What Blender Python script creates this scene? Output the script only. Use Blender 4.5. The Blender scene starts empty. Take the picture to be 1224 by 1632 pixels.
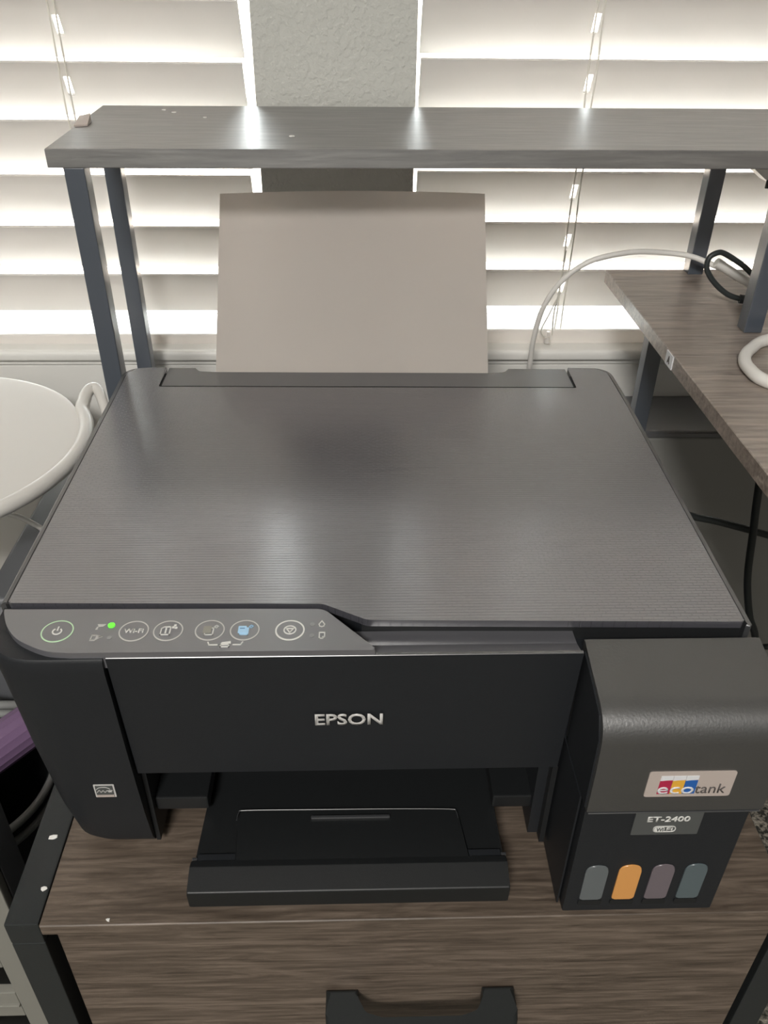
import bpy, bmesh, math, random
from mathutils import Matrix, Vector

random.seed(7)
SC = bpy.context.scene
COL = SC.collection
PI = math.pi

# ------------------------------------------------------------------ camera
cam = bpy.data.cameras.new('camera')
cam.sensor_fit = 'VERTICAL'
cam.sensor_height = 36.0
cam.lens = 36.0 * 1326.05 / 1632.0
cam.clip_start = 0.01
cam_o = bpy.data.objects.new('camera', cam)
COL.objects.link(cam_o)
R = Matrix(((0.99958966, -0.0066686, 0.0278575),
            (-0.0267649, -0.5639302, 0.8253886),
            (0.0102055, -0.8257955, -0.5638773)))     # columns: right, down, forward
MW = Matrix(((R[0][0], -R[0][1], -R[0][2], 0.0),
             (R[1][0], -R[1][1], -R[1][2], 0.0),
             (R[2][0], -R[2][1], -R[2][2], 0.455),
             (0, 0, 0, 1)))
cam_o.matrix_world = MW
SC.camera = cam_o

# ------------------------------------------------------------------ world, lamps, exposure
SC.view_settings.view_transform = 'Standard'
SC.view_settings.look = 'None'
SC.view_settings.gamma = 1.0
SC.view_settings.use_curve_mapping = False
SC.view_settings.exposure = 0.22
world = bpy.data.worlds.new('sky')
SC.world = world
world.use_nodes = True
wbg = world.node_tree.nodes['Background']
wbg.inputs[0].default_value = (0.96, 0.98, 1.0, 1)
wbg.inputs[1].default_value = 14.0

lamp = bpy.data.lights.new('room_fill_light', 'AREA')  # added fill light behind the camera, no lamp seen
lamp.shape = 'DISK'
lamp.size = 0.6
lamp.energy = 60
lamp.color = (1.0, 0.97, 0.93)
lamp_o = bpy.data.objects.new('room_fill_light', lamp)
lamp_o.location = (-0.4, -1.5, 1.79)
COL.objects.link(lamp_o)


# ------------------------------------------------------------------ materials
def nodes_of(name):
    m = bpy.data.materials.new(name)
    m.use_nodes = True
    nt = m.node_tree
    return m, nt, nt.nodes, nt.links, nt.nodes['Principled BSDF']


def plain(name, col, rough=0.5, metal=0.0, spec=0.5, ior=1.5, bump=0.0, bscale=400.0, emit=None, estr=1.0, var=0.0):
    m, nt, N, L, b = nodes_of(name)
    b.inputs['Base Color'].default_value = (*col, 1)
    b.inputs['Roughness'].default_value = rough
    b.inputs['Metallic'].default_value = metal
    b.inputs['Specular IOR Level'].default_value = spec
    b.inputs['IOR'].default_value = ior
    if emit:
        b.inputs['Emission Color'].default_value = (*emit, 1)
        b.inputs['Emission Strength'].default_value = estr
    if bump or var:
        tc = N.new('ShaderNodeTexCoord')
        nz = N.new('ShaderNodeTexNoise')
        nz.inputs['Scale'].default_value = bscale
        nz.inputs['Detail'].default_value = 3
        L.new(tc.outputs['Object'], nz.inputs['Vector'])
        if bump:
            bp = N.new('ShaderNodeBump')
            bp.inputs['Strength'].default_value = 1.0
            bp.inputs['Distance'].default_value = bump
            L.new(nz.outputs['Fac'], bp.inputs['Height'])
            L.new(bp.outputs['Normal'], b.inputs['Normal'])
        if var:
            mx = N.new('ShaderNodeMix')
            mx.data_type = 'RGBA'
            mx.inputs['A'].default_value = (*[c * (1 - var) for c in col], 1)
            mx.inputs['B'].default_value = (*[min(1, c * (1 + var)) for c in col], 1)
            L.new(nz.outputs['Fac'], mx.inputs['Factor'])
            L.new(mx.outputs['Result'], b.inputs['Base Color'])
    return m


def wood_mat(name, dark, mid, light, rough=0.42, ior=1.5):
    m, nt, N, L, b = nodes_of(name)
    b.inputs['IOR'].default_value = ior
    tc = N.new('ShaderNodeTexCoord')
    mp = N.new('ShaderNodeMapping')
    mp.inputs['Scale'].default_value = (9.0, 80.0, 80.0)
    L.new(tc.outputs['Object'], mp.inputs['Vector'])
    n1 = N.new('ShaderNodeTexNoise')
    n1.inputs['Scale'].default_value = 1.6
    n1.inputs['Detail'].default_value = 6
    n1.inputs['Roughness'].default_value = 0.68
    n1.inputs['Distortion'].default_value = 0.9
    L.new(mp.outputs['Vector'], n1.inputs['Vector'])
    mp2 = N.new('ShaderNodeMapping')
    mp2.inputs['Scale'].default_value = (22.0, 420.0, 420.0)
    L.new(tc.outputs['Object'], mp2.inputs['Vector'])
    n2 = N.new('ShaderNodeTexNoise')
    n2.inputs['Scale'].default_value = 1.0
    n2.inputs['Detail'].default_value = 3
    L.new(mp2.outputs['Vector'], n2.inputs['Vector'])
    ad = N.new('ShaderNodeMath')
    ad.operation = 'MULTIPLY_ADD'
    ad.inputs[1].default_value = 0.45
    L.new(n2.outputs['Fac'], ad.inputs[0])
    sc_ = N.new('ShaderNodeMath')
    sc_.operation = 'MULTIPLY'
    sc_.inputs[1].default_value = 0.7
    L.new(n1.outputs['Fac'], sc_.inputs[0])
    L.new(sc_.outputs[0], ad.inputs[2])
    cr = N.new('ShaderNodeValToRGB')
    e = cr.color_ramp.elements
    e[0].position = 0.40
    e[0].color = (*dark, 1)
    e[1].position = 0.74
    e[1].color = (*light, 1)
    c = e.new(0.56)
    c.color = (*mid, 1)
    L.new(ad.outputs[0], cr.inputs['Fac'])
    L.new(cr.outputs['Color'], b.inputs['Base Color'])
    b.inputs['Roughness'].default_value = rough
    bp = N.new('ShaderNodeBump')
    bp.inputs['Strength'].default_value = 0.6
    bp.inputs['Distance'].default_value = 0.0004
    L.new(ad.outputs[0], bp.inputs['Height'])
    L.new(bp.outputs['Normal'], b.inputs['Normal'])
    return m


def translucent(name, col, frac, rough=0.5, tcol=None):
    m, nt, N, L, b = nodes_of(name)
    b.inputs['Base Color'].default_value = (*col, 1)
    b.inputs['Roughness'].default_value = rough
    b.inputs['Specular IOR Level'].default_value = 0.3
    t = N.new('ShaderNodeBsdfTranslucent')
    t.inputs['Color'].default_value = (*(tcol or col), 1)
    mx = N.new('ShaderNodeMixShader')
    mx.inputs[0].default_value = frac
    L.new(b.outputs[0], mx.inputs[1])
    L.new(t.outputs[0], mx.inputs[2])
    L.new(mx.outputs[0], N['Material Output'].inputs['Surface'])
    return m


def lid_material():
    m, nt, N, L, b = nodes_of('printer_lid_plastic')
    b.inputs['Base Color'].default_value = (0.072, 0.072, 0.084, 1)
    b.inputs['Roughness'].default_value = 0.24
    b.inputs['IOR'].default_value = 3.2
    tc = N.new('ShaderNodeTexCoord')
    br = N.new('ShaderNodeTexBrick')
    br.inputs['Scale'].default_value = 1.0
    br.inputs['Mortar Size'].default_value = 0.00038
    br.inputs['Mortar Smooth'].default_value = 0.6
    br.inputs['Brick Width'].default_value = 0.0058
    br.inputs['Row Height'].default_value = 0.0022
    L.new(tc.outputs['Object'], br.inputs['Vector'])
    bp = N.new('ShaderNodeBump')
    bp.inputs['Strength'].default_value = 0.6
    bp.inputs['Distance'].default_value = 0.00022
    bp.invert = True
    L.new(br.outputs['Fac'], bp.inputs['Height'])
    L.new(bp.outputs['Normal'], b.inputs['Normal'])
    return m


def wall_material():
    m, nt, N, L, b = nodes_of('orange_peel_wall_paint')
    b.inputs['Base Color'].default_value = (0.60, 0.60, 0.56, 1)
    b.inputs['Roughness'].default_value = 0.8
    tc = N.new('ShaderNodeTexCoord')
    nz = N.new('ShaderNodeTexNoise')
    nz.inputs['Scale'].default_value = 210
    nz.inputs['Detail'].default_value = 3
    nz.inputs['Roughness'].default_value = 0.45
    L.new(tc.outputs['Object'], nz.inputs['Vector'])
    cr = N.new('ShaderNodeValToRGB')
    cr.color_ramp.elements[0].position = 0.42
    cr.color_ramp.elements[1].position = 0.64
    L.new(nz.outputs['Fac'], cr.inputs['Fac'])
    bp = N.new('ShaderNodeBump')
    bp.inputs['Strength'].default_value = 0.7
    bp.inputs['Distance'].default_value = 0.0007
    L.new(cr.outputs['Color'], bp.inputs['Height'])
    L.new(bp.outputs['Normal'], b.inputs['Normal'])
    return m


def carpet_material():
    m, nt, N, L, b = nodes_of('speckled_carpet')
    tc = N.new('ShaderNodeTexCoord')
    nz = N.new('ShaderNodeTexNoise')
    nz.inputs['Scale'].default_value = 190
    nz.inputs['Detail'].default_value = 4
    L.new(tc.outputs['Object'], nz.inputs['Vector'])
    cr = N.new('ShaderNodeValToRGB')
    e = cr.color_ramp.elements
    e[0].position = 0.42
    e[0].color = (0.03, 0.03, 0.024, 1)
    e[1].position = 0.62
    e[1].color = (0.33, 0.30, 0.25, 1)
    L.new(nz.outputs['Fac'], cr.inputs['Fac'])
    L.new(cr.outputs['Color'], b.inputs['Base Color'])
    b.inputs['Roughness'].default_value = 0.95
    bp = N.new('ShaderNodeBump')
    bp.inputs['Distance'].default_value = 0.004
    L.new(nz.outputs['Fac'], bp.inputs['Height'])
    L.new(bp.outputs['Normal'], b.inputs['Normal'])
    return m


def glass_material():
    m, nt, N, L, b = nodes_of('window_glass')
    t = N.new('ShaderNodeBsdfTransparent')
    t.inputs[0].default_value = (0.96, 0.98, 0.97, 1)
    g = N.new('ShaderNodeBsdfGlossy')
    g.inputs['Roughness'].default_value = 0.02
    fr = N.new('ShaderNodeFresnel')
    fr.inputs[0].default_value = 1.45
    mx = N.new('ShaderNodeMixShader')
    L.new(fr.outputs[0], mx.inputs[0])
    L.new(t.outputs[0], mx.inputs[1])
    L.new(g.outputs[0], mx.inputs[2])
    L.new(mx.outputs[0], N['Material Output'].inputs['Surface'])
    return m


M = dict(
    wall=wall_material(),
    paint=plain('white_room_paint', (0.78, 0.77, 0.74), 0.85),
    paint2=plain('fill_dimming_paint', (0.30, 0.30, 0.29), 0.85),  # unseen walls darkened to cut fill and reflections
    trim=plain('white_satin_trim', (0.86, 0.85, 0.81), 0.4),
    carpet=carpet_material(),
    ground=plain('outside_paving', (0.50, 0.40, 0.33), 0.9, var=0.2, bscale=6),
    glass=glass_material(),
    slat=translucent('blind_slat_plastic', (0.70, 0.69, 0.675), 0.24, 0.4, (0.80, 0.75, 0.70)),
    rail=translucent('blind_rail_plastic', (0.84, 0.82, 0.79), 0.25, 0.35, (0.88, 0.80, 0.74)),
    cord=plain('blind_cord', (0.82, 0.79, 0.72), 0.8),
    wood=wood_mat('grey_brown_oak_laminate', (0.058, 0.043, 0.032), (0.115, 0.088, 0.067), (0.205, 0.16, 0.125)),
    shelfwood=wood_mat('oak_laminate_hazed', (0.065, 0.064, 0.062), (0.120, 0.117, 0.112), (0.20, 0.195, 0.185), 0.40, 3.4),  # same oak as the cabinet, greyed to carry the window haze
    deskwood=wood_mat('oak_laminate_lit', (0.135, 0.110, 0.090), (0.26, 0.215, 0.18), (0.40, 0.335, 0.285), 0.36, 2.2),  # same oak, lightened to carry the window light on the desk
    hutchmetal=plain('hazed_black_steel', (0.068, 0.083, 0.106), 0.3, ior=2.0, bump=0.00005, bscale=900),  # black steel with the window haze put into its colour
    metal=plain('slate_black_steel', (0.022, 0.0255, 0.026), 0.42, bump=0.00005, bscale=900),
    lid=lid_material(),
    body=plain('printer_black_plastic', (0.0130, 0.0150, 0.0180), 0.5, ior=1.5, bump=0.00006, bscale=1500),
    bodydark=plain('printer_recess_plastic', (0.010, 0.011, 0.012), 0.6),
    tray=plain('printer_tray_plastic', (0.010, 0.0112, 0.012), 0.45, bump=0.00005, bscale=1800),
    rim=plain('printer_rim_plastic', (0.045, 0.047, 0.05), 0.28, ior=2.2),
    panel=plain('control_panel_plastic', (0.115, 0.115, 0.127), 0.32, ior=2.5),
    flap=plain('feed_cover_plastic', (0.065, 0.067, 0.077), 0.34, ior=2.6),
    tank=plain('tank_cover_plastic', (0.026, 0.0264, 0.026), 0.45, ior=2.6, bump=0.00012, bscale=700),
    mark=plain('printed_white_mark', (0.75, 0.75, 0.72), 0.5),
    logo=plain('silver_logo', (0.58, 0.57, 0.55), 0.4),
    greenring=plain('green_lit_ring', (0.55, 0.72, 0.52), 0.5, emit=(0.3, 0.8, 0.3), estr=0.10),
    led=plain('green_led', (0.1, 0.8, 0.05), 0.4, emit=(0.12, 1.0, 0.03), estr=0.9),
    ledoff=plain('unlit_led', (0.30, 0.30, 0.30), 0.4),
    blueicon=plain('pale_blue_icon', (0.42, 0.66, 0.88), 0.5),
    darkicon=plain('dark_blue_icon_line', (0.10, 0.22, 0.40), 0.5),
    taupe=plain('taupe_icon_fill', (0.30, 0.29, 0.25), 0.5),
    paper=translucent('white_paper', (0.76, 0.74, 0.71), 0.28, 0.9, (0.80, 0.68, 0.60)),
    silver=plain('champagne_label', (0.50, 0.43, 0.39), 0.4),
    label=plain('dark_grey_label', (0.085, 0.09, 0.088), 0.4),
    lwhite=plain('logo_white', (0.75, 0.76, 0.78), 0.5),
    lred=plain('logo_red', (0.45, 0.02, 0.07), 0.5),
    lyellow=plain('logo_yellow', (0.78, 0.42, 0.05), 0.5),
    lblue=plain('logo_blue', (0.02, 0.12, 0.42), 0.5),
    lgrey=plain('logo_grey', (0.10, 0.09, 0.085), 0.5),
    ink0=plain('black_ink_window', (0.13, 0.145, 0.15), 0.3),
    ink1=plain('yellow_ink_window', (0.72, 0.34, 0.10), 0.3),
    ink2=plain('magenta_ink_window', (0.16, 0.135, 0.15), 0.3),
    ink3=plain('cyan_ink_window', (0.10, 0.13, 0.14), 0.3),
    white=plain('white_plastic', (0.72, 0.70, 0.66), 0.35),
    wcable=plain('white_cable_jacket', (0.82, 0.80, 0.76), 0.4),
    bcable=plain('black_cable_jacket', (0.032, 0.038, 0.038), 0.45),
    case=plain('dark_grey_case_plastic', (0.36, 0.36, 0.34), 0.4),
    caseblack=plain('charcoal_case_plastic', (0.13, 0.135, 0.145), 0.36, ior=2.0),
    purple=plain('purple_plastic', (0.21, 0.13, 0.235), 0.4),
    binblack=plain('black_bin_plastic', (0.012, 0.014, 0.015), 0.5),
    bingrey=plain('grey_bin_rim', (0.30, 0.305, 0.295), 0.45),
    rackwhite=plain('off_white_rack_plastic', (0.25, 0.245, 0.215), 0.5),
    fleck=plain('white_paint_chip', (0.85, 0.84, 0.80), 0.8),
    lampglass=plain('fill_lamp_diffuser', (0.9, 0.9, 0.88), 0.5),
)


# ------------------------------------------------------------------ mesh helpers
def bm_box(x0, x1, y0, y1, z0, z1, bevel=0.0, seg=2, bm=None):
    bm = bm or bmesh.new()
    vs = [bm.verts.new((x, y, z)) for z in (z0, z1) for y in (y0, y1) for x in (x0, x1)]
    F = [(0, 2, 3, 1), (4, 5, 7, 6), (0, 1, 5, 4), (2, 6, 7, 3), (0, 4, 6, 2), (1, 3, 7, 5)]
    fs = [bm.faces.new([vs[i] for i in f]) for f in F]
    if bevel:
        ed = list({e for f in fs for e in f.edges})
        bmesh.ops.bevel(bm, geom=ed, offset=bevel, segments=seg, affect='EDGES', profile=0.5)
    return bm


def area2(p):
    return sum(p[i][0] * p[(i + 1) % len(p)][1] - p[(i + 1) % len(p)][0] * p[i][1] for i in range(len(p)))


def bm_prism(poly, a, b, axis='z', bevel=0.0, seg=2, bm=None):
    """extrude a 2D polygon along an axis: z -> (x,y), y -> (x,z), x -> (y,z)"""
    bm = bm or bmesh.new()
    if area2(poly) < 0:
        poly = poly[::-1]

    def P(u, v, w):
        return {'z': (u, v, w), 'y': (u, w, v), 'x': (w, u, v)}[axis]
    lo = [bm.verts.new(P(u, v, a)) for u, v in poly]
    hi = [bm.verts.new(P(u, v, b)) for u, v in poly]
    n = len(poly)
    fs = [bm.faces.new(lo[::-1]), bm.faces.new(hi)]
    for i in range(n):
        fs.append(bm.faces.new((lo[i], lo[(i + 1) % n], hi[(i + 1) % n], hi[i])))
    if bevel:
        ed = list(fs[0].edges) + list(fs[1].edges)
        bmesh.ops.bevel(bm, geom=ed, offset=bevel, segments=seg, affect='EDGES', profile=0.5)
    bmesh.ops.recalc_face_normals(bm, faces=bm.faces)
    return bm


def fillet(pts, n=6):
    """pts: (u, v, radius) -> polygon with rounded corners"""
    out = []
    N_ = len(pts)
    for i, (u, v, r) in enumerate(pts):
        p = Vector((u, v))
        if r <= 0:
            out.append((u, v))
            continue
        a = Vector(pts[i - 1][:2]) - p
        b = Vector(pts[(i + 1) % N_][:2]) - p
        ang = a.angle(b)
        d = min(r / math.tan(ang / 2), a.length * 0.49, b.length * 0.49)
        p0 = p + a.normalized() * d
        p1 = p + b.normalized() * d
        for k in range(n + 1):
            t = k / n
            q = p0 * (1 - t) ** 2 + p * 2 * t * (1 - t) + p1 * t * t
            out.append((q.x, q.y))
    return out


def rrect(x0, x1, y0, y1, r, n=5):
    return fillet([(x0, y0, r), (x1, y0, r), (x1, y1, r), (x0, y1, r)], n)


def smooth_path(pts, sub=8):
    P = [Vector(p) for p in pts]
    if len(P) < 3:
        return P
    out = []
    for i in range(len(P) - 1):
        p0 = P[i - 1] if i else P[0] * 2 - P[1]
        p1, p2 = P[i], P[i + 1]
        p3 = P[i + 2] if i + 2 < len(P) else P[-1] * 2 - P[-2]
        for k in range(sub):
            t = k / sub
            out.append(0.5 * ((2 * p1) + (p2 - p0) * t + (2 * p0 - 5 * p1 + 4 * p2 - p3) * t * t
                              + (3 * p1 - p0 - 3 * p2 + p3) * t ** 3))
    out.append(P[-1])
    return out


def bm_tube(pts, r, sides=10, sub=8, bm=None, radii=None, section=None):
    bm = bm or bmesh.new()
    P = smooth_path(pts, sub)
    n = len(P)
    up = Vector((0, 0, 1))
    prev = None
    rings = []
    for i in range(n):
        t = (P[min(i + 1, n - 1)] - P[max(i - 1, 0)]).normalized()
        if prev is None:
            a = up if abs(t.dot(up)) < 0.95 else Vector((1, 0, 0))
            u = (a - t * a.dot(t)).normalized()
        else:
            u = (prev - t * prev.dot(t)).normalized()
        prev = u
        v = t.cross(u)
        rr = r if radii is None else radii[min(int(i / max(n - 1, 1) * (len(radii) - 1)), len(radii) - 1)]
        sec = section or [(math.cos(2 * PI * k / sides), math.sin(2 * PI * k / sides)) for k in range(sides)]
        rings.append([bm.verts.new(P[i] + (u * c + v * s) * rr) for c, s in sec])
    m = len(rings[0])
    for i in range(n - 1):
        for k in range(m):
            bm.faces.new((rings[i][k], rings[i][(k + 1) % m], rings[i + 1][(k + 1) % m], rings[i + 1][k]))
    bm.faces.new(rings[0][::-1])
    bm.faces.new(rings[-1])
    bmesh.ops.recalc_face_normals(bm, faces=bm.faces)
    return bm


def bm_lathe(prof, cx, cy, n=48, bm=None, sx=1.0):
    """prof: list of (radius, z), closed by poles if radius is 0"""
    bm = bm or bmesh.new()
    rings = []
    for r, z in prof:
        if r <= 1e-6:
            rings.append([bm.verts.new((cx, cy, z))])
        else:
            rings.append([bm.verts.new((cx + r * sx * math.cos(2 * PI * k / n), cy + r * math.sin(2 * PI * k / n), z))
                          for k in range(n)])
    for a, b in zip(rings, rings[1:]):
        for k in range(n):
            k2 = (k + 1) % n
            if len(a) == 1 and len(b) == 1:
                continue
            if len(a) == 1:
                bm.faces.new((a[0], b[k2], b[k]))
            elif len(b) == 1:
                bm.faces.new((a[k], a[k2], b[0]))
            else:
                bm.faces.new((a[k], a[k2], b[k2], b[k]))
    bmesh.ops.recalc_face_normals(bm, faces=bm.faces)
    return bm


def bm_loft(loops, bm=None):
    bm = bm or bmesh.new()
    R_ = [[bm.verts.new(p) for p in l] for l in loops]
    n = len(R_[0])
    for a, b in zip(R_, R_[1:]):
        for k in range(n):
            bm.faces.new((a[k], a[(k + 1) % n], b[(k + 1) % n], b[k]))
    bm.faces.new(R_[0][::-1])
    bm.faces.new(R_[-1])
    bmesh.ops.recalc_face_normals(bm, faces=bm.faces)
    return bm


def obj(name, bm, mat, parent=None, sharp=35.0, **props):
    me = bpy.data.meshes.new(name)
    bm.normal_update()
    bm.to_mesh(me)
    bm.free()
    if sharp is not None:
        for p in me.polygons:
            p.use_smooth = True
        me.set_sharp_from_angle(angle=math.radians(sharp))
    me.materials.append(mat)
    o = bpy.data.objects.new(name, me)
    COL.objects.link(o)
    if sharp is not None and len(me.polygons) > 6:
        wn = o.modifiers.new('weighted_normal', 'WEIGHTED_NORMAL')
        wn.keep_sharp = True
    if parent:
        adopt(o, parent)
    for k, v in props.items():
        o[k] = v
    return o


def adopt(o, parent):
    o.parent = parent
    if parent.type == 'EMPTY':
        o.matrix_parent_inverse = Matrix.Translation(-Vector(parent.location))


def thing(name, label, cat, loc, group=None):
    o = bpy.data.objects.new(name, None)
    o.empty_display_size = 0.02
    o.location = loc
    COL.objects.link(o)
    tag(o, label, cat, group)
    return o


def tag(o, label, cat, group=None):
    o['label'] = label
    o['category'] = cat
    if group:
        o['group'] = group
    return o


def struct(name, bm, mat, parent=None, sharp=35.0):
    o = obj(name, bm, mat, parent, sharp)
    if parent is None:
        o['kind'] = 'structure'
    return o


def dup(src, parent, offset):
    c = src.copy()
    COL.objects.link(c)
    c.location = Vector(src.location) + Vector(offset)
    c.parent = parent
    c.matrix_parent_inverse = src.matrix_parent_inverse.copy()
    return c


_xf = dict(
    flat=lambda x, y, z: Matrix.Translation((x, y, z)),
    front=lambda x, y, z: Matrix.Translation((x, y, z)) @ Matrix.Rotation(PI / 2, 4, 'X'),
)


def text(name, s, mat, parent, where, x, y, z, width, height, bold=0.0, shear=0.0, thick=0.0004, spacing=1.0, rot=0.0, mirror=False):
    """a word fitted to width x height; where = 'flat' (lies on a top) or 'front' (stands on a face looking at -y)"""
    cu = bpy.data.curves.new(name, 'FONT')
    cu.body = s
    cu.size = 1.0
    cu.offset = bold
    cu.shear = shear
    cu.space_character = spacing
    cu.resolution_u = 3
    tmp = bpy.data.objects.new('tmp_text', cu)
    COL.objects.link(tmp)
    dg = bpy.context.evaluated_depsgraph_get()
    me = bpy.data.meshes.new_from_object(tmp.evaluated_get(dg))
    bpy.data.objects.remove(tmp)
    bm = bmesh.new()
    bm.from_mesh(me)
    bpy.data.meshes.remove(me)
    xs = [v.co.x for v in bm.verts]
    ys = [v.co.y for v in bm.verts]
    x0, x1, y0, y1 = min(xs), max(xs), min(ys), max(ys)
    ext = bmesh.ops.extrude_face_region(bm, geom=list(bm.faces))
    up = [g for g in ext['geom'] if isinstance(g, bmesh.types.BMVert)]
    for v in up:
        v.co.z += 1.0
    mt = _xf[where](x, y, z) @ Matrix.Rotation(rot, 4, 'Z')
    for v in bm.verts:
        v.co = mt @ Vector(((v.co.x - x0) / (x1 - x0) * width, (v.co.y - y0) / (y1 - y0) * height, v.co.z * thick))
    bmesh.ops.recalc_face_normals(bm, faces=bm.faces)
    return obj(name, bm, mat, parent, None)


# ================================================================== SETTING
FZ = -0.54           # floor
CZ = 1.86            # ceiling
WY = 0.83            # room face of the window wall
WB = 0.97            # outer face
X0, X1, YB = -1.7, 2.0, -2.0
WL = (-1.05, -0.092)     # left opening
WR = (0.052, 1.05)       # right opening
WZ0, WZ1 = 0.080, 1.16

bw = bmesh.new()
for a in ((X0, X1, FZ, WZ0), (X0, X1, WZ1, CZ), (X0, WL[0], WZ0, WZ1), (WL[1], WR[0], WZ0, WZ1), (WR[1], X1, WZ0, WZ1)):
    bm_box(a[0], a[1], WY, WB, a[2], a[3], bm=bw)
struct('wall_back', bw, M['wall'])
struct('wall_left', bm_box(X0 - 0.1, X0, YB, WB, FZ, CZ), M['paint2'])
struct('wall_right', bm_box(X1, X1 + 0.1, YB, WB, FZ, CZ), M['paint2'])
struct('wall_front', bm_box(X0, X1, YB - 0.1, YB, FZ, CZ), M['paint2'])
struct('floor', bm_box(X0, X1, YB, WB, FZ - 0.05, FZ), M['carpet'])
struct('ceiling', bm_box(X0, X1, YB, WB, CZ, CZ + 0.05), M['paint'])
struct('trim_3', bm_box(-1.10, 1.10, WY - 0.006, WY, -0.40, 0.0835, 0.002), M['trim'])  # added panel; light on the wall below the sill put into its colour
struct('baseboard_back', bm_box(X0, X1, WY - 0.012, WY, FZ, FZ + 0.09, 0.003), M['trim'])
struct('ground', bm_box(-14, 14, 1.0, 26, -0.95, -0.90), M['ground'])

for n, (a, b) in enumerate((WL, WR)):
    w = bpy.data.objects.new('window_%d' % (n + 1), None)
    w.location = ((a + b) / 2, 0.93, WZ0)
    w.empty_display_size = 0.05
    COL.objects.link(w)
    w['kind'] = 'structure'
    f = bmesh.new()
    for q in ((a, b, WZ0, WZ0 + 0.022), (a, b, WZ1 - 0.03, WZ1), (a, a + 0.004, WZ0, WZ1), (b - 0.004, b, WZ0, WZ1)):
        bm_box(q[0], q[1], 0.925, 0.955, q[2], q[3], bm=f)
    obj('window_frame', f, M['trim'], w)
    obj('pane', bm_box(a + 0.004, b - 0.004, 0.938, 0.942, WZ0 + 0.022, WZ1 - 0.03), M['glass'], w, None)
    # projecting sill with a rounded nose and a small cove below it
    prof = fillet([(0.925, 0.084, 0), (0.925, 0.1015, 0), (0.817, 0.1015, 0.006), (0.817, 0.0905, 0.005), (0.8225, 0.0895, 0),
                   (0.8225, 0.084, 0.002), (WY, 0.082, 0)], 4)
    struct('trim_%d' % (n + 1), bm_prism(prof, a - 0.02 if n else a, b if n else b + 0.02, 'x'), M['trim'])


# ================================================================== BLINDS
def slat_bm(x0, x1, yt, zt, ang, holes):
    """a slat whose room-side edge is at (yt, zt); it falls away to the window"""
    W, T = 0.0508, 0.0030
    us = [0.0, 0.012, 0.030, W]
    xs = [x0]
    for h in holes:
        xs += [h - 0.0030, h + 0.0030]
    xs.append(x1)
    bm = bmesh.new()
    dy, dz = math.cos(ang), -math.sin(ang)
    ny, nz = -math.sin(ang), -math.cos(ang)       # towards the room

    def P(x, u, t):
        crown = 0.0016 * (1 - (2 * u / W - 1) ** 2)
        return (x, yt + dy * u + ny * (t + crown), zt + dz * u + nz * (t + crown))
    G = [[[bm.verts.new(P(x, u, t)) for x in xs] for u in us] for t in (0.0, T)]
    hole = {(1, 2 * k + 1) for k in range(len(holes))}
    nu, nx = len(us), len(xs)
    for i in range(nu - 1):
        for j in range(nx - 1):
            if (i, j) in hole:
                continue
            for t in (0, 1):
                q = [G[t][i][j], G[t][i][j + 1], G[t][i + 1][j + 1], G[t][i + 1][j]]
                bm.faces.new(q if t else q[::-1])
    bd = [e for e in bm.edges if len(e.link_faces) == 1]
    seen = set()
    key = {}
    for i in range(nu):
        for j in range(nx):
            key[G[0][i][j]] = G[1][i][j]
    for e in bd:
        a, b = e.verts
        if a in key and b in key:
            bm.faces.new((a, b, key[b], key[a]))
    bmesh.ops.recalc_face_normals(bm, faces=bm.faces)
    return bm


def blind(x0, x1, zlow, railz, cords, label, extra):
    ang = math.radians(63)
    yt = 0.846
    root = thing('window_blind', label, 'window blind', ((x0 + x1) / 2, yt + 0.02, WZ1), 'white slatted blinds at the two windows')
    first = obj('slat', slat_bm(x0, x1, yt, zlow, ang, cords), M['slat'], root, 30)
    k = 1
    while zlow + 0.048 * k < WZ1 - 0.03:
        dup(first, root, (0, 0, 0.048 * k))
        k += 1
    obj('bottom_rail', bm_box(x0, x1, 0.838, 0.886, railz - 0.016, railz, 0.003), M['rail'], root)
    obj('head_rail', bm_box(x0, x1, 0.84, 0.895, WZ1 - 0.032, WZ1 - 0.001, 0.002), M['rail'], root)
    for c in cords:
        for dx, yy in ((-0.0032, yt - 0.003), (0.0032, yt - 0.0035)):
            bmc = bmesh.new()
            z = railz - 0.004
            pts = []
            while z < WZ1 - 0.03:
                pts.append((c + dx + random.uniform(-0.0006, 0.0006), yy - random.uniform(0, 0.0012), z))
                z += 0.024
            bm_tube(pts, 0.0008, 5, 2, bm=bmc)
            obj('ladder_cord', bmc, M['cord'], root)
    return root


bl = blind(-1.04, -0.1035, 0.1740, 0.1115, [-0.800, -0.263], 'white slatted window blind on the left, open gap of light at its right end', 0)
brt = blind(0.0565, 1.04, 0.1790, 0.1165, [0.2125, 0.78], 'white slatted window blind on the right, behind the looping white cable', 1)
# tilt cord with its pull, in front of the right-hand blind
obj('pull_cord', bm_tube([(0.2095, 0.840, 0.20), (0.2075, 0.838, 0.16), (0.2045, 0.836, 0.135), (0.2055, 0.835, 0.112)], 0.0008, 6), M['cord'], brt)
obj('pull_cord', bm_tube([(0.2060, 0.838, 0.150), (0.1990, 0.834, 0.135), (0.1925, 0.832, 0.119), (0.1965, 0.830, 0.111),
                          (0.2010, 0.829, 0.112), (0.2030, 0.828, 0.1045)], 0.0007, 6), M['cord'], brt)
obj('cord_pull', bm_lathe([(0, 0.1165), (0.0018, 0.1165), (0.0030, 0.111), (0.0034, 0.1040), (0, 0.1035)], 0.2005, 0.8335, 14), M['rail'], brt)


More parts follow.
